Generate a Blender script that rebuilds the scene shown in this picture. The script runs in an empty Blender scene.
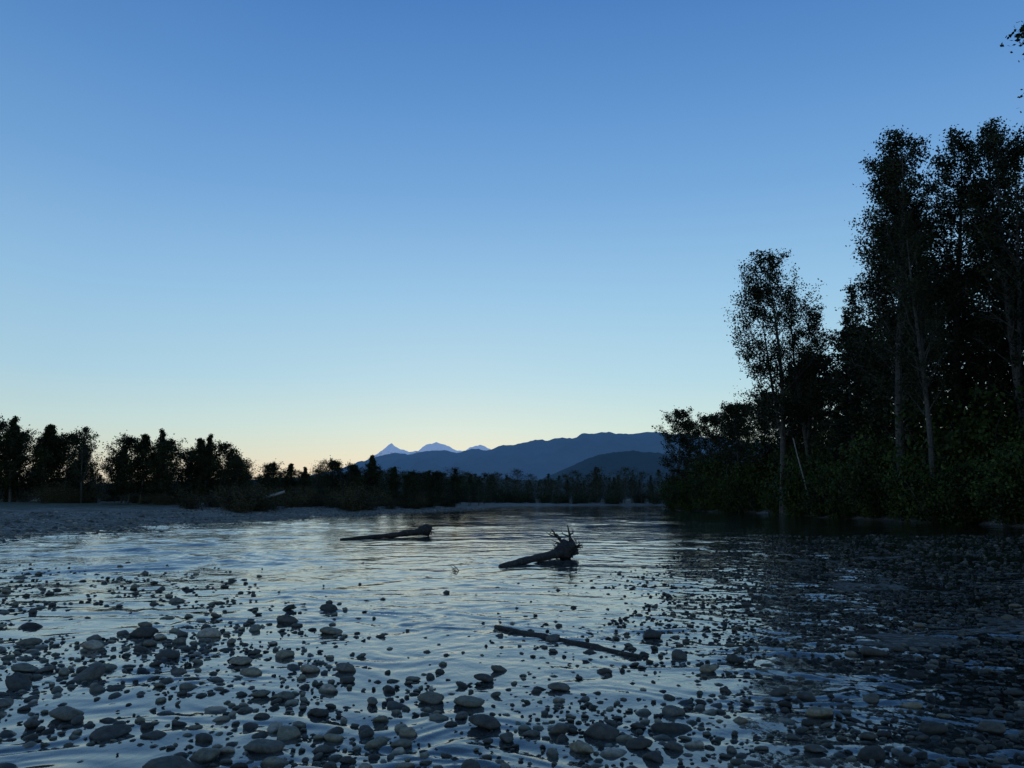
import bpy, bmesh, math, random
import numpy as np
from mathutils import Vector, noise as mn
rng = np.random.default_rng(7)
random.seed(7)
S = bpy.context.scene
S.view_settings.view_transform='Standard'; S.view_settings.look='None'; S.view_settings.exposure=0

# ---------------------------------------------------------------- helpers
def srgb(r,g,b):
    f=lambda c:(c/255/12.92) if c/255<=0.04045 else ((c/255+0.055)/1.055)**2.4
    return (f(r),f(g),f(b),1)
class NT:
    def __init__(s,mat): s.t=mat.node_tree; s.n=s.t.nodes; s.l=s.t.links
    def add(s,ty,**k):
        n=s.n.new(ty)
        for a,b in k.items(): setattr(n,a,b)
        return n
    def link(s,a,b): s.l.new(a,b)
    def math(s,op,a,b=None,clamp=False):
        n=s.n.new('ShaderNodeMath'); n.operation=op; n.use_clamp=clamp
        for i,v in enumerate((a,b)):
            if v is None: continue
            if isinstance(v,(int,float)): n.inputs[i].default_value=v
            else: s.l.new(v,n.inputs[i])
        return n.outputs[0]
    def noise(s,vec,scale,detail=4,rough=.55,dist=0):
        n=s.n.new('ShaderNodeTexNoise'); n.inputs['Scale'].default_value=scale
        n.inputs['Detail'].default_value=detail; n.inputs['Roughness'].default_value=rough
        n.inputs['Distortion'].default_value=dist
        if vec is not None: s.l.new(vec,n.inputs['Vector'])
        return n
    def ramp(s,fac,stops,interp='LINEAR'):
        n=s.n.new('ShaderNodeValToRGB'); n.color_ramp.interpolation=interp
        e=n.color_ramp.elements
        while len(e)<len(stops): e.new(.5)
        for i,(p,c) in enumerate(stops):
            e[i].position=p; e[i].color=c if len(c)==4 else (*c,1)
        s.l.new(fac,n.inputs[0]); return n.outputs[0]
    def mix(s,fac,a,b,blend='MIX'):
        n=s.n.new('ShaderNodeMix'); n.data_type='RGBA'; n.blend_type=blend
        for i,v in ((0,fac),(6,a),(7,b)):
            if isinstance(v,(int,float)): n.inputs[i].default_value=v
            elif isinstance(v,tuple): n.inputs[i].default_value=v if len(v)==4 else (*v,1)
            else: s.l.new(v,n.inputs[i])
        return n.outputs[2]
def newmat(name):
    m=bpy.data.materials.new(name); m.use_nodes=True
    nt=NT(m); p=nt.n['Principled BSDF']; return m,nt,p
def mesh_np(name,V,F,mats,midx=None,smooth=True):
    me=bpy.data.meshes.new(name)
    if not isinstance(F,list): F=[F]
    F=[f for f in F if len(f)]
    me.vertices.add(len(V)); me.vertices.foreach_set('co',np.asarray(V,np.float32).ravel())
    nl=sum(f.size for f in F); npoly=sum(len(f) for f in F)
    me.loops.add(nl); me.polygons.add(npoly)
    me.loops.foreach_set('vertex_index',np.concatenate([f.ravel() for f in F]).astype(np.int32))
    tot=np.concatenate([np.full(len(f),f.shape[1]) for f in F])
    st=np.concatenate([[0],np.cumsum(tot)[:-1]])
    me.polygons.foreach_set('loop_start',st.astype(np.int32))
    if midx is not None: me.polygons.foreach_set('material_index',np.asarray(midx,np.int32))
    me.polygons.foreach_set('use_smooth',np.full(npoly,smooth))
    me.update(calc_edges=True)
    for m in mats: me.materials.append(m)
    return me
def addobj(name,me,loc=(0,0,0),rot=(0,0,0),sc=(1,1,1)):
    o=bpy.data.objects.new(name,me); S.collection.objects.link(o)
    o.location=loc; o.rotation_euler=rot; o.scale=sc; return o

# ---------------------------------------------------------------- camera
cam=bpy.data.cameras.new('camera'); co=bpy.data.objects.new('camera',cam); S.collection.objects.link(co)
cam.sensor_width=36; cam.lens=27.2; cam.clip_end=60000; cam.clip_start=.05
co.location=(0,0,1.6); co.rotation_euler=(math.radians(98.5),0,0)
S.camera=co

# ---------------------------------------------------------------- sky
SUN_AZ=math.radians(-4)   # from +Y toward +X
SUN_EL=math.radians(1.2)
w=bpy.data.worlds.new('World'); S.world=w; w.use_nodes=True
nt=NT(w); bg=nt.n['Background']
tc=nt.add('ShaderNodeTexCoord')
nrm=nt.add('ShaderNodeVectorMath',operation='NORMALIZE'); nt.link(tc.outputs['Generated'],nrm.inputs[0])
sep=nt.add('ShaderNodeSeparateXYZ'); nt.link(nrm.outputs[0],sep.inputs[0])
elev=nt.ramp(sep.outputs['Z'],[
 (0.0,srgb(227,213,186)),(0.040,srgb(223,218,196)),(0.060,srgb(213,222,206)),(0.090,srgb(199,223,219)),
 (0.150,srgb(175,213,229)),(0.254,srgb(150,196,229)),(0.373,srgb(118,169,219)),
 (0.480,srgb(94,148,207)),(0.572,srgb(77,130,194)),(1.0,srgb(74,108,156))])
dotn=nt.add('ShaderNodeVectorMath',operation='DOT_PRODUCT'); nt.link(nrm.outputs[0],dotn.inputs[0])
dotn.inputs[1].default_value=(math.sin(math.radians(7)),math.cos(math.radians(7)),0)
side=nt.ramp(dotn.outputs['Value'],[(0.0,(.98,.92,.87)),(0.55,(.90,.88,.87)),(0.78,(.90,.91,.94)),(1.0,(1.03,1.02,1.0))])
col=nt.mix(1.0,elev,side,'MULTIPLY')
sky=nt.add('ShaderNodeTexSky',sky_type='NISHITA'); sky.sun_disc=False
sky.sun_elevation=SUN_EL; sky.sun_rotation=SUN_AZ; sky.air_density=1.0; sky.ozone_density=2.0
skm=nt.mix(1.0,sky.outputs[0],(0.011,0.012,0.014),'MULTIPLY')
col2=nt.mix(1.0,col,skm,'ADD')
nt.link(col2,bg.inputs[0]); bg.inputs[1].default_value=1.0
w.cycles.sampling_method='NONE'
sl=bpy.data.lights.new('sun','SUN'); sl.energy=0.25; sl.angle=math.radians(.5); sl.color=(1,.8,.6)
so=bpy.data.objects.new('sun',sl); S.collection.objects.link(so)
d=-Vector((math.sin(SUN_AZ)*math.cos(SUN_EL),math.cos(SUN_AZ)*math.cos(SUN_EL),math.sin(SUN_EL)))
so.rotation_euler=d.to_track_quat('-Z','Y').to_euler(); so.location=(0,0,50)

# ---------------------------------------------------------------- river outline (metres)
RIV=np.array([(-120,-80),(-70,4),(-36,20),(-21.5,30),(-20,38),(-20,53),(-16.5,68),(-13,88),(-8,115),(-4,150),(0,190),
 (24,215),(70,210),(110,230),(120,205),(60,185),(34,165),(27,140),(25.5,112),(29.5,95),(28,65),(30,46),(31,20),(34,-80)],float)
def sdf(P):
    x,y=P[:,0],P[:,1]; d=np.full(len(P),1e9); ins=np.zeros(len(P),bool)
    n=len(RIV)
    for i in range(n):
        a=RIV[i]; b=RIV[(i+1)%n]; e=b-a
        t=np.clip(((x-a[0])*e[0]+(y-a[1])*e[1])/(e@e),0,1)
        d=np.minimum(d,np.hypot(x-a[0]-t*e[0],y-a[1]-t*e[1]))
        c=((a[1]>y)!=(b[1]>y))
        with np.errstate(divide='ignore',invalid='ignore'):
            xi=(b[0]-a[0])*(y-a[1])/(b[1]-a[1])+a[0]
        ins^=c&(x<xi)
    return np.where(ins,-d,d)
def wob(x,y,sc,seed=0,n=14):
    r=np.random.default_rng(100+seed); o=np.zeros_like(x)
    for i in range(n):
        a=r.uniform(0,6.28); k=2*math.pi/(sc*r.uniform(.5,1.8)); o+=np.sin(k*(x*math.cos(a)+y*math.sin(a))+r.uniform(0,6.28))
    return o/math.sqrt(n)
def ss(a,b,x):
    t=np.clip((x-a)/(b-a),0,1); return t*t*(3-2*t)
def riffle(x,y):   # 0..1 : shallow riffle on the right
    return ss(-.6,2.2,x-(-.2+.27*y))*ss(40,22,y)
def terrain(x,y):
    P=np.stack([x,y],1); s=sdf(P)+.8*wob(x,y,9,1)*ss(20,40,y)
    bed=-0.20-.5*ss(14,40,np.hypot(x,y))*ss(0,6,-s)+.03*wob(x,y,2.0,2)
    rf=riffle(x,y)
    bed=bed*(1-.92*rf)+.014*rf*wob(x,y,.9,21)+.022*rf*wob(x,y,4,22)
    left=(x<0)|(y>150)
    hl=.6*ss(0,18,s)+.6*ss(18,60,s)
    hr=1.6*ss(0,4,s)+1.0*ss(6,30,s)
    hh=np.where(left,hl,hr)+.13*wob(x,y,6,3)*ss(1,8,s)+.5*wob(x,y,60,4)*ss(40,200,s)
    return np.where(s<0,bed*ss(0,1,-s),hh)
def axis(lo,hi,c,a,n):
    u0=math.asinh((lo-c)/a); u1=math.asinh((hi-c)/a)
    return c+a*np.sinh(np.linspace(u0,u1,n))
def grid(xs,ys):
    X,Y=np.meshgrid(xs,ys); nx,ny=len(xs),len(ys)
    i=np.arange(nx*ny).reshape(ny,nx)
    F=np.stack([i[:-1,:-1],i[:-1,1:],i[1:,1:],i[1:,:-1]],-1).reshape(-1,4)
    return X.ravel(),Y.ravel(),F

# ground material
gm,nt,p=newmat('gravel_ground')
geo=nt.add('ShaderNodeNewGeometry'); pos=geo.outputs['Position']
sp=nt.add('ShaderNodeSeparateXYZ'); nt.link(pos,sp.inputs[0])
def vor(scale):
    v=nt.add('ShaderNodeTexVoronoi'); v.inputs['Scale'].default_value=scale; nt.link(pos,v.inputs['Vector']); return v
v1=vor(13)
c1=nt.add('ShaderNodeSeparateColor'); nt.link(v1.outputs['Color'],c1.inputs[0])
peb=nt.ramp(c1.outputs[0],[(0,(.06,.058,.052)),(.5,(.16,.152,.135)),(.85,(.26,.245,.215)),(1,(.38,.36,.32))])
gap=nt.ramp(v1.outputs['Distance'],[(0,(1,1,1)),(.45,(.8,.8,.8)),(.75,(.25,.25,.25))])
peb=nt.mix(1,peb,gap,'MULTIPLY')
peb=nt.mix(1,peb,nt.ramp(nt.noise(pos,.5,5,.7).outputs[0],[(.38,(.35,.35,.35)),(.62,(1.3,1.3,1.3))]),'MULTIPLY')
big=nt.noise(pos,.35,3)
gr=nt.ramp(nt.noise(pos,1.2,6).outputs[0],[(0.3,(.012,.017,.008)),(.55,(.035,.045,.02)),(.75,(.07,.065,.035))])
zz=nt.math('ADD',sp.outputs['Z'],nt.math('MULTIPLY',big.outputs[0],.7))
gfac=nt.math('MULTIPLY',nt.math('SUBTRACT',zz,1.05),8,True)
wet=nt.ramp(sp.outputs['Z'],[(0.0,(.32,.32,.31)),(.08,(1,1,1))])
cc=nt.mix(gfac,peb,gr); cc=nt.mix(1,cc,wet,'MULTIPLY')
nt.link(cc,p.inputs['Base Color']); p.inputs['Roughness'].default_value=.8
bmp=nt.add('ShaderNodeBump'); bmp.inputs['Distance'].default_value=.05; bmp.inputs['Strength'].default_value=.8
nt.link(nt.math('SUBTRACT',1.0,v1.outputs['Distance']),bmp.inputs['Height']); nt.link(bmp.outputs[0],p.inputs['Normal'])
xs=axis(-9000,9000,0,6,620); ys=axis(-3000,12000,12,8,640)
X,Y,F=grid(xs,ys); Z=terrain(X,Y)
addobj('ground',mesh_np('ground',np.stack([X,Y,Z],1),F,[gm]))

# ---------------------------------------------------------------- water
wm,nt,p=newmat('river_water'); nt.n.remove(p); out=nt.n['Material Output']
geo=nt.add('ShaderNodeNewGeometry'); pos=geo.outputs['Position']
sp=nt.add('ShaderNodeSeparateXYZ'); nt.link(pos,sp.inputs[0])
mp=nt.add('ShaderNodeMapping'); mp.inputs['Scale'].default_value=(1.0,.75,1); mp.inputs['Rotation'].default_value=(0,0,.3); nt.link(pos,mp.inputs[0]); pv=mp.outputs[0]
n1=nt.noise(pv,6,3,.5,.3).outputs[0]; n2=nt.noise(pv,2.0,2,.5,.5).outputs[0]
msk=nt.ramp(nt.noise(pos,.16,3,.6,.5).outputs[0],[(.36,(.25,.25,.25)),(.62,(1,1,1))])
# current is broken over shallows on the left and on the right, smoother down the middle
lft=nt.math('MULTIPLY',nt.math('SUBTRACT',-1.0,nt.math('ADD',sp.outputs['X'],nt.math('MULTIPLY',sp.outputs['Y'],.10))),.25,True)
far=nt.math('MULTIPLY',nt.math('SUBTRACT',sp.outputs['Y'],14.0),.12,True)
lft=nt.math('MULTIPLY',nt.math('MULTIPLY',lft,far),1.2)
rgt=nt.math('MULTIPLY',nt.math('SUBTRACT',sp.outputs['X'],nt.math('ADD',nt.math('MULTIPLY',sp.outputs['Y'],.27),-.2)),.4,True)
msk2=nt.math('ADD',nt.math('ADD',nt.math('MULTIPLY',msk,1.0),lft),nt.math('MULTIPLY',rgt,1.0))
h=nt.math('ADD',nt.math('MULTIPLY',n1,.009),nt.math('MULTIPLY',n2,.02))
h=nt.math('MULTIPLY',h,msk2)
bmp=nt.add('ShaderNodeBump'); bmp.inputs['Distance'].default_value=1.0; bmp.inputs['Strength'].default_value=1; nt.link(h,bmp.inputs['Height'])
fr=nt.add('ShaderNodeFresnel'); fr.inputs[0].default_value=1.6; nt.link(bmp.outputs[0],fr.inputs['Normal'])
gl=nt.add('ShaderNodeBsdfGlossy'); gl.inputs['Roughness'].default_value=.04; gl.inputs['Color'].default_value=(1,1,1,1); nt.link(bmp.outputs[0],gl.inputs['Normal'])
tr=nt.add('ShaderNodeBsdfTransparent'); tr.inputs[0].default_value=(.70,.78,.78,1)
df=nt.add('ShaderNodeBsdfDiffuse'); df.inputs[0].default_value=(.22,.25,.25,1)   # silt-like pale diffuse, added to brighten the water
sm=nt.add('ShaderNodeMixShader'); nt.link(nt.math('SUBTRACT',.20,nt.math('MULTIPLY',rgt,.18)),sm.inputs[0]); nt.link(tr.outputs[0],sm.inputs[1]); nt.link(df.outputs[0],sm.inputs[2])
mx=nt.add('ShaderNodeMixShader'); nt.link(fr.outputs[0],mx.inputs[0]); nt.link(sm.outputs[0],mx.inputs[1]); nt.link(gl.outputs[0],mx.inputs[2]); nt.link(mx.outputs[0],out.inputs[0])
xs=axis(-125,125,0,2.2,1000); ys=axis(-60,235,5,2.5,1200)
X,Y,F=grid(xs,ys)
dx=np.gradient(xs); dy=np.gradient(ys); DX,DY=np.meshgrid(dx,dy); sp_=np.maximum(DX,DY).ravel()
Z=np.zeros_like(X); Z2=np.zeros_like(X); wx=X+.25*wob(X,Y,1.6,11); wy=Y+.25*wob(X,Y,1.9,12)
mask=.30+.80*ss(-.5,1.3,wob(X,Y,4,13))
mask=mask+1.2*riffle(X,Y)*(.4+.6*ss(-1,1,wob(X,Y,1.5,14)))
r=np.random.default_rng(5)
for i in range(55):
    lam=.12*(7.0**r.uniform(0,1)); a=r.normal(1.45,.6); k=2*math.pi/lam
    Z+=.0030*lam*np.sin(k*(wx*math.cos(a)+wy*math.sin(a))+r.uniform(0,6.28))*np.exp(-(3.0*sp_/lam)**2)
wx=X+.8*wob(X,Y,5,15); wy=Y+.8*wob(X,Y,6,16)
for i in range(30):
    lam=.6*(4.0**r.uniform(0,1)); a=r.normal(1.5,.4); k=2*math.pi/lam
    Z2+=.0036*lam*np.sin(k*(wx*math.cos(a)+wy*math.sin(a))+r.uniform(0,6.28))*np.exp(-(2.4*sp_/lam)**2)
m2=.16+.40*ss(-.6,1.2,wob(X,Y,14,17))*ss(10,22,Y)+1.0*ss(-1,-6,X+.10*Y)*ss(13,22,Y)*(.3+.7*ss(-1,1,wob(X,Y,8,18)))
addobj('river_water',mesh_np('river_water',np.stack([X,Y,Z*mask+Z2*m2],1),F,[wm]))

# ---------------------------------------------------------------- stones
def rock_template(sub,seed):
    bm=bmesh.new(); bmesh.ops.create_icosphere(bm,subdivisions=sub,radius=1)
    V=np.array([v.co[:] for v in bm.verts]); Fc=np.array([[v.index for v in f.verts] for f in bm.faces]); bm.free()
    o=Vector((seed*7.3,seed*3.1,seed))
    r1=np.array([1+.30*mn.noise(Vector(v)*.9+o)+.09*mn.noise(Vector(v)*2.3+o)+.014*mn.noise(Vector(v)*7+o) for v in V])
    V=V*r1[:,None]; rr=random.Random(seed)
    for k in range(7):
        nn=np.array([rr.gauss(0,1),rr.gauss(0,1),rr.gauss(0,.8)]); nn/=np.linalg.norm(nn)
        dd=V@nn; lim=rr.uniform(.58,.85); ex=np.maximum(dd-lim,0); V-=nn*(ex*.85)[:,None]
    V*= [1,rr.uniform(.5,.88),rr.uniform(.28,.55)]
    return V,Fc
T={s:[rock_template(s,k+1) for k in range(20)] for s in (1,2,3)}
def build_rocks(name,items,mat):
    Vs=[];Fs=[];off=0
    for (x,y,z,wd,yaw,tilt,lod) in items:
        V,Fc=T[lod][random.randrange(20)]
        c,s=math.cos(tilt),math.sin(tilt); V2=np.stack([V[:,0]*c+V[:,2]*s,V[:,1],-V[:,0]*s+V[:,2]*c],1)
        c,s=math.cos(yaw),math.sin(yaw); V2=np.stack([V2[:,0]*c-V2[:,1]*s,V2[:,0]*s+V2[:,1]*c,V2[:,2]],1)*(wd/2)
        Vs.append(V2+[x,y,z]); Fs.append(Fc+off); off+=len(V)
    return addobj(name,mesh_np(name,np.concatenate(Vs),np.concatenate(Fs),[mat]))
def stonemat(name,k):
    rm,nt,p=newmat(name)
    geo=nt.add('ShaderNodeNewGeometry'); pos=geo.outputs['Position']; sp=nt.add('ShaderNodeSeparateXYZ'); nt.link(pos,sp.inputs[0])
    st=[(0,(.035,.035,.032)),(.3,(.07,.069,.062)),(.55,(.11,.106,.092)),(.75,(.15,.147,.115)),(.9,(.22,.19,.135)),(1,(.33,.30,.25))]
    rc=nt.ramp(geo.outputs['Random Per Island'],[(a,tuple(v*k for v in c)) for a,c in st])
    sn=nt.noise(pos,24,6,.7); rc=nt.mix(1,rc,nt.ramp(sn.outputs[0],[(.3,(.45,.45,.45)),(.7,(1.35,1.35,1.35))]),'MULTIPLY')
    sn2=nt.noise(pos,5,4,.6)
    zz=nt.math('ADD',sp.outputs['Z'],nt.math('MULTIPLY',sn2.outputs[0],.03))
    wetf=nt.math('MULTIPLY',nt.math('SUBTRACT',.038,zz),60,True)
    rc=nt.mix(wetf,rc,nt.mix(1,rc,(.33,.35,.33),'MULTIPLY'))
    nt.link(rc,p.inputs['Base Color']); nt.link(nt.math('SUBTRACT',.85,nt.math('MULTIPLY',wetf,.45)),p.inputs['Roughness'])
    p.inputs['Specular IOR Level'].default_value=.3
    bmp=nt.add('ShaderNodeBump'); bmp.inputs['Distance'].default_value=.014; bmp.inputs['Strength'].default_value=.7; nt.link(sn.outputs[0],bmp.inputs['Height']); nt.link(bmp.outputs[0],p.inputs['Normal'])
    return rm
rm=stonemat('river_stone',1.1); rmw=stonemat('wet_stone',.6); rmb=stonemat('dry_stone',1.3)

big=[(-3.31,6.05,.32),(-1.59,5.29,.27),(-1.92,5.15,.23),(-2.68,7.95,.27),(-2.06,6.67,.18),(-2.67,11.7,.29),(-.64,6.5,.26),(-.55,6.0,.18),
(-.33,6.4,.27),(-.18,5.8,.26),(-.71,5.6,.16),(.62,5.6,.28),(.41,6.88,.21),(1.64,9.4,.28),(1.85,7.6,.19),(-1.56,7.62,.21),(-1.44,6.1,.15),
(-2.18,9.7,.30),(-3.58,9.5,.33),(-4.35,9.5,.36),(-.24,7.2,.2),(3.35,5.72,.22),(1.94,5.25,.16),(1.05,5.3,.14),(-4.6,7.6,.28),(-5.4,9.0,.3),(-.95,5.95,.13),(-1.2,5.5,.14),(2.4,6.6,.16),(3.1,6.3,.17)]
items=[]
cells={}
def far_enough(x,y,wd,f=.5):
    ci,cj=int(x//.5),int(y//.5)
    for i in (-1,0,1):
        for j in (-1,0,1):
            for (a,b,c) in cells.get((ci+i,cj+j),()):
                if (a-x)**2+(b-y)**2<((wd+c)*f)**2: return False
    return True
def put(x,y,wd): cells.setdefault((int(x//.5),int(y//.5)),[]).append((x,y,wd))
for (x,y,wd) in big:
    items.append((x,y,wd*.25*random.uniform(.2,.6),wd,random.uniform(-.5,.5),random.uniform(-.12,.12),3)); put(x,y,wd)
def dens(x,y):
    ex,ey=6.3,-11.5; L=math.hypot(ex,ey); s=((x+7.5)*(-ey)+(y-18)*ex)/L
    left=1/(1+math.exp(s/.6))*(1/(1+math.exp((y-17.5)/1.2)))*(1.0+.35/(1+math.exp((s+2.5)/.6)))
    cl=.42+1.3*mn.noise(Vector((x*.6,y*.42,3)))+1.2*mn.noise(Vector((x*1.9,y*1.5,9)))
    near=(1/(1+math.exp((y-6.9)/.4)))*(1/(1+math.exp((x-2.0)/.4)))*.5
    base=.006+.010*(y<11)
    return max(0,min(1,(max(left,near)*max(0,cl)*1.3+base)))
n=0
for (lo,hi,tries,pw) in ((.22,.36,850,.5),(.12,.22,4200,.75),(.07,.12,14000,1),(.03,.07,36000,1)):
    for i in range(tries):
        y=4.0+16.5*random.random()**1.15; x=random.uniform(-.8,.62)*(y+1.2)
        if lo<.05 and y>10.5: continue
        if random.random()>dens(x,y)*pw: continue
        wd=random.uniform(lo,hi)
        if not far_enough(x,y,wd,.38): continue
        lod=3 if (y<7.5 and wd>.12) else (2 if (y<12 and wd>.06) else 1)
        items.append((x,y,wd*.25*random.uniform(-.5,.4),wd,random.uniform(0,3.14),random.gauss(0,.2),lod)); put(x,y,wd); n+=1
print('emergent',n)
build_rocks('river_stones',items,rm)
items=[]
for (lo,hi,tries) in ((.15,.26,1300),(.09,.15,16000),(.045,.09,60000)):
    for i in range(tries):
        y=4+32*random.random()**1.15; x=random.uniform(-.05,.82)*(y+1)
        if lo<.05 and y>18: continue
        s=x-(-.2+.27*y)
        if random.random()>(1/(1+math.exp(-s/.8)))*max(0,.8+mn.noise(Vector((x*.6,y*.35,31)))*1.6): continue
        wd=random.uniform(lo,hi)
        if not far_enough(x,y,wd,.38): continue
        put(x,y,wd)
        items.append((x,y,wd*.25*random.uniform(-.8,.4),wd,random.uniform(0,3.14),random.gauss(0,.15),2 if (y<8 and wd>.08) else 1))
print('riffle',len(items))
build_rocks('riffle_stones',items,rmw)
items=[]
for i in range(6000):
    y=3.5+12*random.random()**1.2; x=random.uniform(-.8,.5)*(y+1)
    wd=random.uniform(.07,.2); items.append((x,y,-.18+random.uniform(-.02,.05),wd,random.uniform(0,3.14),random.gauss(0,.2),1))
build_rocks('riverbed_cobbles',items,rm)
P=np.stack([rng.uniform(-60,-4,60000),24+116*rng.random(60000)**1.5],1)
s=sdf(P); P=P[(s>-2.5)&(s<16)]; z=terrain(P[:,0],P[:,1])
items=[(a,b,max(c,-.03),min(.5,max(.10,math.exp(random.gauss(math.log(.17),.5)))),random.uniform(0,3),0,1) for (a,b),c in zip(P,z)]
build_rocks('gravel_bar_stones',items[:13000],rmb)

# ---------------------------------------------------------------- wood
def tube(pts,rad,sides=6,cap=True,jit=0):
    pts=np.asarray(pts,float); n=len(pts); t=np.gradient(pts,axis=0); t/=np.linalg.norm(t,axis=1)[:,None]+1e-9
    up=np.array([0,0,1.]) if abs(t[0][2])<.9 else np.array([1.,0,0])
    V=[]
    for i in range(n):
        a=np.cross(t[i],up); a/=np.linalg.norm(a)+1e-9; b=np.cross(a,t[i])
        for k in range(sides):
            th=2*math.pi*k/sides; rr=rad[i]*(1+jit*random.uniform(-1,1)); V.append(pts[i]+rr*(a*math.cos(th)+b*math.sin(th)))
    F=[]
    for i in range(n-1):
        for k in range(sides):
            k2=(k+1)%sides; F.append((i*sides+k,i*sides+k2,(i+1)*sides+k2,(i+1)*sides+k))
    V=np.array(V); F=np.array(F)
    if cap:
        m=len(V); V=np.vstack([V,pts[0],pts[-1]]); C=[]
        for k in range(sides):
            k2=(k+1)%sides; C.append((m,k2,k)); C.append((m+1,(n-1)*sides+k,(n-1)*sides+k2))
        tri=np.array(C)
    else: tri=np.zeros((0,3),int)
    return V,F,tri
class Acc:
    def __init__(s): s.V=[];s.Q=[];s.T=[];s.n=0
    def tube(s,*a,**k):
        V,F,t=tube(*a,**k); s.V.append(V); s.Q.append(F+s.n); 
        if len(t): s.T.append(t+s.n)
        s.n+=len(V)
    def mesh(s,name,mats):
        return mesh_np(name,np.concatenate(s.V),[np.concatenate(s.Q)]+([np.concatenate(s.T)] if s.T else []),mats)
dm,nt,p=newmat('driftwood')
g=nt.add('ShaderNodeTexCoord')
mp=nt.add('ShaderNodeMapping'); nt.link(g.outputs['Object'],mp.inputs[0])
nz=nt.noise(mp.outputs[0],9,6,.65,1.0)
nt.link(nt.ramp(nz.outputs[0],[(.3,(.012,.011,.010)),(.55,(.032,.029,.026)),(.75,(.075,.07,.062))]),p.inputs['Base Color']); p.inputs['Roughness'].default_value=.75
p.inputs['Specular IOR Level'].default_value=.3
bmp=nt.add('ShaderNodeBump'); bmp.inputs['Distance'].default_value=.03; nt.link(nz.outputs[0],bmp.inputs['Height']); nt.link(bmp.outputs[0],p.inputs['Normal'])
dl,nt,p=newmat('bleached_driftwood')
g=nt.add('ShaderNodeTexCoord'); nz=nt.noise(g.outputs['Object'],5,6,.65,1.0)
nt.link(nt.ramp(nz.outputs[0],[(.3,(.16,.15,.14)),(.7,(.4,.38,.36))]),p.inputs['Base Color']); p.inputs['Roughness'].default_value=.8
def lerp_path(a,b,n,wig,sag=0):
    a=np.array(a,float);b=np.array(b,float); ph=random.uniform(0,6)
    return np.array([a+(b-a)*t+np.array([math.sin(t*5+ph),math.cos(t*4+ph),math.sin(t*7+ph)*.5])*wig-np.array([0,0,sag])*math.sin(math.pi*t) for t in np.linspace(0,1,n)])
def rootlet(A,p0,d,L,r,depth=0,curl=.22):
    n=8; pts=[np.array(p0,float)]; d=np.array(d,float); d/=np.linalg.norm(d); bend=np.array([random.gauss(0,curl) for _ in range(3)])
    for i in range(n-1):
        d=d+bend+np.array([random.gauss(0,.15),random.gauss(0,.15),random.gauss(0,.15)]); d/=np.linalg.norm(d)
        pts.append(pts[-1]+d*L/(n-1))
    A.tube(pts,[r*(1-.8*i/(n-1)) for i in range(n)],6,True,.12)
    if depth<2:
        for k in range(2):
            i=random.randint(2,4); dd=d+np.array([random.gauss(0,.8) for _ in range(3)]); rootlet(A,pts[i],dd,L*.55,r*.5,depth+1,curl)
random.seed(23)
A=Acc()
pts=lerp_path((-.25,19.0,.0),(1.45,21.6,.22),20,.025)
A.tube(pts,[.080+.010*math.sin(i*1.3)+.05*(i/19)**1.5 for i in range(20)],14,True,.07)
axd=pts[-1]-pts[0]; axd/=np.linalg.norm(axd); c=pts[-1]
A.tube([c-axd*.35,c-axd*.1,c+axd*.12,c+axd*.28,c+axd*.40],[.12,.19,.25,.22,.10],14,True,.3)
sd=np.cross(axd,[0,0,1]); sd/=np.linalg.norm(sd); u=np.cross(sd,axd)
for k in range(38):
    th=2*math.pi*k/38+random.uniform(-.3,.3); rad=sd*math.cos(th)+u*math.sin(th)
    L=random.choice([.3,.4,.5,.62])*(1.0 if math.sin(th)>-.3 else .6)
    rootlet(A,c+axd*random.uniform(-.05,.3)+rad*.1,rad*[1.5,1,.75]+axd*random.uniform(-.2,1.6)+np.array([.8,0,0]),L,random.uniform(.03,.065),0,.36)
rootlet(A,c-axd*.5+u*.08,u*1.0-axd*.6,.28,.03)
addobj('driftwood_log',A.mesh('root_log',[dm]))
A=Acc()
pts=lerp_path((-6.9,31.6,.0),(-3.75,34.6,.22),18,.03)
A.tube(pts,[.05+.10*(i/17)+.012*math.sin(i*2.1) for i in range(18)],12,True,.08)
c=pts[-1]; A.tube([c-[.3,.25,.0],c+[.05,.03,.06],c+[.2,.1,.16]],[.17,.24,.09],12,True,.22)
for k in range(8): rootlet(A,c,(random.uniform(-.1,.9),random.uniform(-.6,.6),random.uniform(-.1,.9)),.38,.06,1)
addobj('driftwood_log',A.mesh('log_far',[dm]))
A=Acc(); pts=lerp_path((-.2,10.15,.004),(1.3,8.25,.0),24,.02); pts[:,2]=np.linspace(.006,.0,24)+.004*np.sin(np.arange(24)*.9)
A.tube(pts,[.016+.020*math.sin(math.pi*min(1,.15+i/26))+.007*(i>14)+.003*math.sin(i*2.3) for i in range(24)],10,True,.1)
addobj('driftwood_log',A.mesh('log_thin',[dm]))
A=Acc(); pts=lerp_path((-29.5,86,1.1),(-25.3,87,2.5),10,.05)
A.tube(pts,[.26-.014*i for i in range(10)],9,True,.08); 
for k in range(6): rootlet(A,pts[0],(random.uniform(-1,.2),random.uniform(-.6,.6),random.uniform(-.3,.9)),.9,.09,1)
addobj('bleached_log',A.mesh('bleached_log',[dl]))
A=Acc(); 
for k in range(5): rootlet(A,(-1.45+.06*k,18.0,-.02),(random.uniform(-1,1),random.uniform(-.4,.4),.3),.34,.012,0)
addobj('floating_twig',A.mesh('floating_twig',[dm]))

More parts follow.
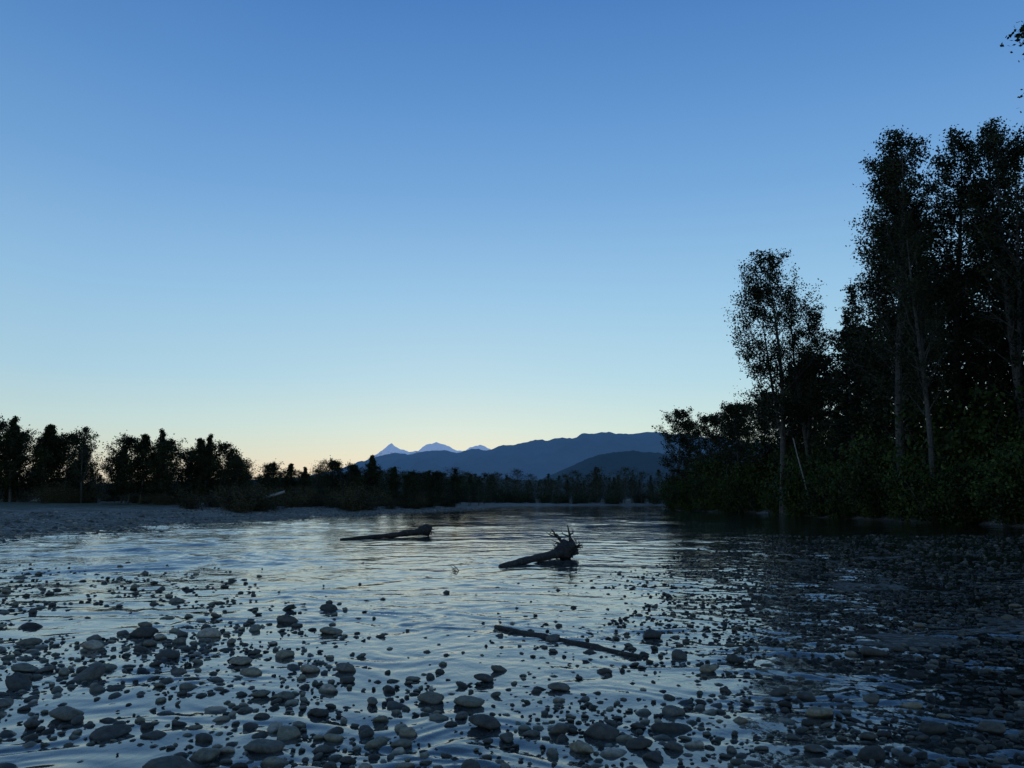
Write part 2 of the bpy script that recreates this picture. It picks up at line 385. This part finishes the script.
# ---------------------------------------------------------------- trees
bark,nt,p=newmat('bark'); g=nt.add('ShaderNodeTexCoord'); nz=nt.noise(g.outputs['Object'],4,3,.6,.5)
nt.link(nt.ramp(nz.outputs[0],[(.3,(.03,.027,.024)),(.7,(.10,.095,.085))]),p.inputs['Base Color']); p.inputs['Roughness'].default_value=.9
def leafmat(name,c0,c1,c2):
    m,nt,p=newmat(name); geo=nt.add('ShaderNodeNewGeometry')
    rc=nt.ramp(geo.outputs['Random Per Island'],[(0,c0),(.6,c1),(1,c2)])
    nz=nt.noise(geo.outputs['Position'],.35,2)
    rc=nt.mix(1,rc,nt.ramp(nz.outputs[0],[(.35,(.5,.5,.5)),(.65,(1.3,1.3,1.2))]),'MULTIPLY')
    nt.link(rc,p.inputs['Base Color']); p.inputs['Roughness'].default_value=.7; p.inputs['Specular IOR Level'].default_value=.15
    return m
lf=leafmat('cottonwood_leaves',(.011,.017,.007),(.020,.030,.011),(.040,.048,.018))
lf2=leafmat('shrub_leaves',(.013,.025,.006),(.028,.048,.011),(.065,.08,.02))
lf3=leafmat('conifer_needles',(.009,.016,.009),(.015,.025,.013),(.022,.035,.018))
lf4=leafmat('autumn_brush',(.03,.03,.015),(.055,.05,.022),(.10,.08,.035))
def leaves(C,size,aspect=.7,seed=0):
    r=np.random.default_rng(seed); n=len(C)
    a=r.normal(size=(n,3)); a/=np.linalg.norm(a,axis=1)[:,None]; b=r.normal(size=(n,3)); b=np.cross(a,b); b/=np.linalg.norm(b,axis=1)[:,None]
    s=(size*r.uniform(.55,1.35,n))[:,None]/2
    V=np.stack([C-a*s,C+b*s*aspect-a*s*.15,C+a*s,C-b*s*aspect+a*s*.1],1).reshape(-1,3)
    return V,np.arange(4*n).reshape(-1,4)
def deciduous(name,seed,H,R,crown0=.25,nprim=48,lsize=.24,nleaf=16000,upang=.9,prof='col',fork=False,clump=1.4,sgm=1.0):
    r=random.Random(seed); random.seed(seed); A=Acc(); C=[]
    lean=np.array([r.uniform(-.03,.03),r.uniform(-.03,.03)])
    def trunk(t): return np.array([lean[0]*t*H+.012*H*math.sin(t*5+seed),lean[1]*t*H+.012*H*math.cos(t*4+seed),t*H])
    tp=[trunk(t) for t in np.linspace(0,1,14)]; r0=H*.0115
    A.tube(tp,[r0*(1.25-.25*min(1,i))*(1-t)**.85+.015 for i,t in enumerate(np.linspace(0,1,14))],8,False,.06)
    if fork:
        b0=trunk(.3); tp2=[b0+np.array([math.sin(seed)*R*.35*t**.7,math.cos(seed)*R*.35*t**.7,t*H*.58]) for t in np.linspace(0,1,10)]
        A.tube(tp2,[r0*.6*(1-t)+.015 for t in np.linspace(0,1,10)],7,False,.05)
    for k in range(nprim):
        t=crown0+(1-crown0)*((k+.5)/nprim)**.9; 
        if r.random()<.10: continue
        az=k*2.4+r.uniform(-.5,.5); u=(t-crown0)/(1-crown0)
        if prof=='col': pr=(.45+.55*math.sin(math.pi*min(1,u*1.05+.12)**.9)) if u<.8 else .75*(1-u)/.2*.6+.28
        elif prof=='round': pr=math.sqrt(max(.05,1-(2*u-.85)**2*.75))
        elif prof=='egg': pr=(.6+.4*u/.35) if u<.35 else max(.14,1-((u-.35)/.65)**1.4)
        else: pr=(1-u)*.95+.1
        L=R*pr*r.uniform(.6,1.15); ang=upang*(.75+.5*u)*r.uniform(.8,1.2)
        base=trunk(t)
        if fork and r.random()<.45: 
            tt=min(1,max(0,(t-.3)/.6)); base=b0+np.array([math.sin(seed)*R*.35*tt**.7,math.cos(seed)*R*.35*tt**.7,tt*H*.58])
        d=np.array([math.cos(az)*math.cos(ang),math.sin(az)*math.cos(ang),math.sin(ang)])
        pts=[base]; n=7
        for i in range(n-1):
            d=d+np.array([r.gauss(0,.10),r.gauss(0,.10),.05]); d/=np.linalg.norm(d); pts.append(pts[-1]+d*L/(n-1))
        rb=max(.02,r0*.32*(1-t*.7)*(L/R)); A.tube(pts,[rb*(1-.85*i/(n-1)) for i in range(n)],5,False)
        nsec=int(5+L*1.8)
        for j in range(nsec):
            f=r.uniform(.25,1.0); i=min(n-2,int(f*(n-1))); q=pts[i]+(pts[i+1]-pts[i])*(f*(n-1)-i)
            dd=d+np.array([r.gauss(0,.75),r.gauss(0,.75),r.gauss(.1,.55)]); dd/=np.linalg.norm(dd); l2=L*r.uniform(.15,.36)*(1.15-f*.4)
            qq=[q,q+dd*l2*.5,q+dd*l2+np.array([0,0,.06*l2])]; A.tube(qq,[rb*.35+.006,rb*.2+.004,.004],3,False)
            for m in range(4):
                C.append((q+dd*l2*r.uniform(.35,1.1),(.14+l2*.15)*sgm))
    C0=np.array([c[0] for c in C]); sg=np.array([c[1] for c in C]); rn=np.random.default_rng(seed)
    wgt=rn.gamma(clump,1,len(C0)); wgt/=wgt.sum(); idx=rn.choice(len(C0),nleaf,p=wgt)
    P=C0[idx]+rn.normal(size=(nleaf,3))*sg[idx][:,None]*[1,1,.8]
    P=P[P[:,2]>.2]
    LV,LF=leaves(P,lsize,.7,seed)
    return np.concatenate(A.V),np.concatenate(A.Q),LV,LF
def to_mesh(name,t,mats):
    V,Q,LV,LF=t; return mesh_np(name,np.concatenate([V,LV]),np.concatenate([Q,LF+len(V)]),mats,np.concatenate([np.zeros(len(Q)),np.ones(len(LF))]),False)
def conifer(seed,H,R,nleaf=14000,lsize=.28):
    r=random.Random(seed); random.seed(seed); A=Acc(); C=[]
    A.tube([(0,0,t*H) for t in np.linspace(0,1,8)],[H*.011*(1-t)+.02 for t in np.linspace(0,1,8)],7,False)
    z=.12*H
    while z<H*.985:
        u=z/H; nb=r.randint(4,6)
        for k in range(nb):
            az=r.uniform(0,6.28); L=R*((1-u)**.85)*r.uniform(.55,1.15)+.15; sl=.15-.45*(1-u)
            d=np.array([math.cos(az),math.sin(az),sl]); e=np.array([0,0,z])+d*L+np.array([0,0,.12*L])
            A.tube([(0,0,z),np.array([0,0,z])+d*L*.5,e],[.035,.022,.008],3,False)
            for m in range(int(4+L*6)):
                f=r.uniform(.15,1)
                C.append((np.array([0,0,z])+d*L*f+np.array([r.gauss(0,.16*L*f+.05),r.gauss(0,.16*L*f+.05),-.06*L*f]),.09+.03*L))
        z+=H*.017*r.uniform(.7,1.4)+.05
    C0=np.array([c[0] for c in C]); sg=np.array([c[1] for c in C]); rn=np.random.default_rng(seed); idx=rn.integers(0,len(C0),nleaf)
    P=C0[idx]+rn.normal(size=(nleaf,3))*sg[idx][:,None]
    LV,LF=leaves(P,lsize,.35,seed); return np.concatenate(A.V),np.concatenate(A.Q),LV,LF
def shrub(seed,H,R,nleaf=5000,lsize=.16):
    r=random.Random(seed); random.seed(seed); A=Acc(); C=[]
    for k in range(22):
        az=r.uniform(0,6.28); sp=r.uniform(.1,1); L=H*r.uniform(.55,1.05)
        b=np.array([math.cos(az)*R*.35*sp,math.sin(az)*R*.35*sp,-.15]); d=np.array([math.cos(az)*sp*.8*R/H,math.sin(az)*sp*.8*R/H,1.]); pts=[b]
        for i in range(5):
            d=d+np.array([r.gauss(0,.12),r.gauss(0,.12),-.03]); pts.append(pts[-1]+d/np.linalg.norm(d)*L/5)
            for m in range(4): C.append((pts[-1]+np.array([r.gauss(0,.16*R),r.gauss(0,.16*R),r.gauss(0,.07*H)]),.06*R+.08))
        A.tube(pts,[.03,.027,.022,.016,.01,.005],4,False)
    C0=np.array([c[0] for c in C]); sg=np.array([c[1] for c in C]); rn=np.random.default_rng(seed)
    wgt=rn.gamma(1.2,1,len(C0)); wgt/=wgt.sum(); idx=rn.choice(len(C0),nleaf,p=wgt)
    P=C0[idx]+rn.normal(size=(nleaf,3))*sg[idx][:,None]; P[:,2]=np.abs(P[:,2])
    LV,LF=leaves(P,lsize,.7,seed); return np.concatenate(A.V),np.concatenate(A.Q),LV,LF
def thin(t,n): 
    k=np.random.default_rng(1).permutation(len(t[3]))[:n]; LV=t[2].reshape(-1,4,3)[k].reshape(-1,3); return (t[0],t[1],LV,np.arange(len(LV)).reshape(-1,4))
def merged(name,insts,mats):
    Vs=[];Qs=[];ms=[];off=0
    for (t,x,y,z,sc,szr,yaw) in insts:
        V,Q,LV,LF=t; c,s=math.cos(yaw),math.sin(yaw)
        W=np.concatenate([V,LV]); W=np.stack([(W[:,0]*c-W[:,1]*s)*sc,(W[:,0]*s+W[:,1]*c)*sc,W[:,2]*sc*szr],1)+[x,y,z]
        Vs.append(W); Qs.append(Q+off); Qs.append(LF+off+len(V)); ms+= [np.zeros(len(Q)),np.ones(len(LF))]; off+=len(W)
    return addobj(name,mesh_np(name,np.concatenate(Vs),np.concatenate(Qs),mats,np.concatenate(ms),False))
def tz(x,y): return float(terrain(np.array([x],float),np.array([y],float))[0])

big_t=[deciduous('a',31,30,5.6,.28,72,.20,18500,.82,prof='col',clump=1.5,sgm=1.12),
       deciduous('b',32,30,5.2,.32,68,.20,15500,.87,prof='col',fork=True,clump=1.5,sgm=1.12),
       deciduous('c',33,26,6.2,.26,70,.21,24000,.85,prof='round',fork=True,clump=1.5,sgm=1.05),
       deciduous('d',34,20,5.5,.15,56,.32,9000,.75,prof='round')]
bm_=[to_mesh('cottonwood_%d'%i,t,[bark,lf]) for i,t in enumerate(big_t)]
con=[conifer(41,22,4.0,10000,.32),conifer(42,20,3.6,9000,.32)]; cm_=[to_mesh('conifer_%d'%i,t,[bark,lf3]) for i,t in enumerate(con)]
def plant(name,me,H0,x,y,H,wid=1.0,yaw=None):
    s=H/H0; yaw=random.uniform(0,6.28) if yaw is None else yaw
    addobj(name,me,(x,y,tz(x,y)-.15),(0,0,yaw),(s*wid,s*wid,s))
random.seed(3)
for (k,x,y,H,wd) in [(0,30.3,60,29.0,1.1),(1,32.6,63,29.6,1.1),(0,35.6,61,29.0,1.15),(1,36.0,54,26.8,1.1),(0,38.0,57,28.5,1.1),(1,34.3,66,30.0,1.05),
                     (1,29.6,55,22.0,.9),(2,29.3,84,27.4,1.1),(1,32.0,84,23.0,1.0),(0,41,50,25,1.1),
                     (1,31.6,36,33,1.1),(0,42,44,24,1)]:
    plant('cottonwood_tree',bm_[k],[30,30,26,20][k],x,y,H,wd,2.0 if k==2 else None)
for (k,x,y,H) in [(0,35.2,78,22.5),(1,33.5,76,19),(0,41,70,23),(1,33.5,92,17),(0,45,62,24),(1,34,104,15)]:
    plant('conifer_tree',cm_[k],[22,20][k],x,y,H,1.1)
for (x,y,H) in [(34,67,16),(38,66,18),(42,62,18),(36,58,13),(40,57,17),(44,55,18),(39,50,14),(43,47,17),(38,45,12),(47,50,20),(36,76,15),(34,88,15),(38,84,18),
                (32.5,98,13),(36,96,15),(31,107,12.5),(34,112,13),(29.5,116,12),(33,122,13),(27.5,127,15),(31,134,13),(37,128,15),(40,100,18),(48,74,22),(50,62,22),(36,41,13),(41,37,15),(46,40,18),(38,33,14),(35,72,13),(33,62,12),(36,50,12),(33.5,81,12)]:
    plant('alder_tree',bm_[3],20,x,y,H,1.15)
sh=[shrub(51,3,2.2),shrub(52,3,2.4),shrub(53,3,2.0)]
ins=[]
random.seed(9)
for i in range(160):
    y=32+100*random.random()**1.2; 
    bx=np.interp(y,[20,46,65,95,112,140],[31,30,28,29.5,25.5,27]); x=bx+random.choice([random.uniform(.3,2.0),random.uniform(1.5,7)])
    H=random.uniform(.55,1.25)*(1+.13*(x-bx)); ins.append((sh[i%3],x,y,tz(x,y)-.1,H*1.15,random.uniform(.85,1.25),random.uniform(0,6)))
merged('riverbank_shrubs',ins,[bark,lf2])
ltem=[deciduous('l0',61,11,3.1,.10,50,.21,10000,.85,prof='egg',clump=1.9,sgm=1.25),deciduous('l1',62,12,2.8,.10,50,.21,9500,.85,prof='egg',clump=1.8,sgm=1.2),
      deciduous('l2',63,10,3.0,.2,34,.20,2800,.85,prof='round',fork=True),conifer(64,12,3.2,8000,.28),deciduous('l4',65,9,3.8,.06,44,.21,10000,.7,prof='round',clump=2.0,sgm=1.25)]
lm=[to_mesh('left_%d'%i,t,[bark,lf3 if i==3 else lf]) for i,t in enumerate(ltem)]; LH=[11,12,10,12,9]; LN=['alder_tree','poplar_tree','alder_tree','conifer_tree','willow_tree']
random.seed(12)
L=[(-79,112,13.2,0),(-77,113,11.6,3),(-74.5,110,11.8,4),(-72,112,11.2,0),(-69.4,108,11.6,1),(-66.8,112,10.8,0),(-64.8,108,10.6,0),(-62.8,110,9.2,4),(-58.5,106,10.0,2),(-55,110,8.0,0),(-53,108,8.6,4),(-50.7,107,9.4,0),(-48.7,108,10.2,1),(-46.6,105,8.2,4),(-43.4,108,9.2,0),(-41.5,106,9.6,1),(-39.6,107,8.0,4),
   (-36.6,104,5.8,4),(-34,110,5.6,4),(-84,110,12,4),(-88,118,13,1),(-81,116,12,0),(-75,118,10,4),(-70,118,9.5,4),(-65,118,8.5,0),(-60,118,6.5,4),(-54,118,7,4),(-48,116,7.5,4),(-42,118,7,4),(-33,116,6.4,0),(-30,113,5.6,0),(-27.5,120,6.6,4),(-24,118,6.0,4),(-21.8,122,7.6,0),(-19,126,6.4,0),(-16,124,5.4,4),(-23.5,130,8.2,0),(-13,132,5.6,4),(-10,138,5.4,4),(-15,140,6.4,0),(-25.5,126,6.4,0)]
for (x,y,H,k) in L: plant(LN[k],lm[k],LH[k],x,y,H,random.uniform(.95,1.25))
ins=[]
for i in range(260):
    y=76+75*random.random(); e=np.interp(y,[60,68,88,121,150],[-20,-16.5,-13,-8,-4]); x=e-7-random.uniform(0,85)*random.random()**.7
    if y<102 and x>-75 and (x<-35 or random.random()<.5): continue
    ins.append((sh[i%3],x,y,tz(x,y)-.1,random.uniform(.45,1.15),random.uniform(.6,1.0),random.uniform(0,6)))
merged('shoreline_brush',[(thin(q[0],2500),)+q[1:] for q in ins],[bark,lf4])
ins=[]; random.seed(5)
th1={k:thin(ltem[k],1800) for k in range(5)}; th2={k:thin(ltem[k],3500) for k in range(5)}
for i in range(340):
    y=random.uniform(225,330); x=random.uniform(-.75,.5)*y
    k=random.choice([0,1,4,4,4,0,4,0,0,3]); H=random.uniform(7,11)*(1 if random.random()<.85 else 1.2)
    if -.3*y<x<.25*y: H*=.85
    s=H/LH[k]; ins.append((th1[k],x,y,tz(x,y)-.2,s*1.25,.8,random.uniform(0,6)))
for i in range(80):
    y=random.uniform(150,215); x=np.interp(y,[121,150,190,215],[-9,-7,-2,0])-random.uniform(3,60); k=random.choice([0,4,4,0])
    H=random.uniform(4.5,7.5); ins.append((th2[k],x,y,tz(x,y)-.2,H/LH[k]*1.25,.8,random.uniform(0,6)))
ts=[thin(q,1800) for q in sh]
for i in range(120):
    y=random.uniform(222,240); x=random.uniform(-20,95); ins.append((ts[i%3],x,y,tz(x,y)-.1,random.uniform(.9,1.6),.9,0))
merged('distant_treeline',ins,[bark,lf])
A=Acc(); 
for (a,b,r0) in [((29.0,76,.6),(27.3,75,7.5),.09),((29.6,70,.6),(31.2,71,7),.07)]:
    A.tube(lerp_path(a,b,8,.05),[r0*(1-.07*i) for i in range(8)],7,True,.05)
addobj('dead_snag',A.mesh('dead_snag',[dl]))

# ---------------------------------------------------------------- mountains
def mtn(name,D,prof,depth,mat_cols,haze,seed,rough,nx=420,nyy=100):
    m,nt,p=newmat(name+'_mat'); geo=nt.add('ShaderNodeNewGeometry'); sp=nt.add('ShaderNodeSeparateXYZ'); nt.link(geo.outputs['Position'],sp.inputs[0])
    nz=nt.noise(geo.outputs['Position'],.004,8,.6)
    c=nt.ramp(nz.outputs[0],[(.35,mat_cols[0]),(.65,mat_cols[1])])
    if len(mat_cols)>2:
        snow=nt.math('MULTIPLY',nt.math('SUBTRACT',nt.math('ADD',sp.outputs['Z'],nt.math('MULTIPLY',nt.noise(geo.outputs['Position'],.008,6,.7).outputs[0],300)),mat_cols[3]),.03,True)
        c=nt.mix(snow,c,mat_cols[2])
    nt.link(c,p.inputs['Base Color']); p.inputs['Roughness'].default_value=1; p.inputs['Specular IOR Level'].default_value=0
    # aerial perspective painted in as emission: the haze glow grows with the distance into the range and toward the valley floor
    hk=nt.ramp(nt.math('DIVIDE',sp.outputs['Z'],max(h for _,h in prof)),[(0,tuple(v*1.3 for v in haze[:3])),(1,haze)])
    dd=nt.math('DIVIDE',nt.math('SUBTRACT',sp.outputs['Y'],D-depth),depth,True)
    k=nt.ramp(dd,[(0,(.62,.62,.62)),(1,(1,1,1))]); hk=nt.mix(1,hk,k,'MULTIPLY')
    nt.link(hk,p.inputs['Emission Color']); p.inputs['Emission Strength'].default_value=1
    xs=np.linspace(prof[0][0],prof[-1][0],nx); ds=np.linspace(-1,1,nyy)
    X,Dn,F=grid(xs,ds)
    crest=np.interp(xs,[a for a,_ in prof],[b for _,b in prof])
    crest=crest+np.array([mn.fractal(Vector((x/(D*.02),0,seed)),.8,2.1,6) for x in xs])*rough*.13
    H=np.tile(crest,nyy)*(1-np.abs(Dn)**1.1)
    def rid(x,dn):
        v=0;a=1;f=1
        for o in range(5):
            v+=a*(1-abs(mn.noise(Vector((x/(D*.045)*f,dn*1.6*f,seed+o*3)))*2)); a*=.5; f*=2.05
        return v/1.9-.55
    nzv=np.array([rid(x,dn) for x,dn in zip(X,Dn)])
    H=H+nzv*rough*np.minimum(1,np.abs(Dn)*3)*np.minimum(1,(1-np.abs(Dn))*3)
    H=np.minimum(H,np.tile(crest,nyy)*1.0)
    addobj(name,mesh_np(name,np.stack([X,D+Dn*depth,H-3],1),F,[m]))
def wp(D,pts): return [((x-512)/773*D*1.01,(499.5-y)/773*D*.985) for x,y in pts]
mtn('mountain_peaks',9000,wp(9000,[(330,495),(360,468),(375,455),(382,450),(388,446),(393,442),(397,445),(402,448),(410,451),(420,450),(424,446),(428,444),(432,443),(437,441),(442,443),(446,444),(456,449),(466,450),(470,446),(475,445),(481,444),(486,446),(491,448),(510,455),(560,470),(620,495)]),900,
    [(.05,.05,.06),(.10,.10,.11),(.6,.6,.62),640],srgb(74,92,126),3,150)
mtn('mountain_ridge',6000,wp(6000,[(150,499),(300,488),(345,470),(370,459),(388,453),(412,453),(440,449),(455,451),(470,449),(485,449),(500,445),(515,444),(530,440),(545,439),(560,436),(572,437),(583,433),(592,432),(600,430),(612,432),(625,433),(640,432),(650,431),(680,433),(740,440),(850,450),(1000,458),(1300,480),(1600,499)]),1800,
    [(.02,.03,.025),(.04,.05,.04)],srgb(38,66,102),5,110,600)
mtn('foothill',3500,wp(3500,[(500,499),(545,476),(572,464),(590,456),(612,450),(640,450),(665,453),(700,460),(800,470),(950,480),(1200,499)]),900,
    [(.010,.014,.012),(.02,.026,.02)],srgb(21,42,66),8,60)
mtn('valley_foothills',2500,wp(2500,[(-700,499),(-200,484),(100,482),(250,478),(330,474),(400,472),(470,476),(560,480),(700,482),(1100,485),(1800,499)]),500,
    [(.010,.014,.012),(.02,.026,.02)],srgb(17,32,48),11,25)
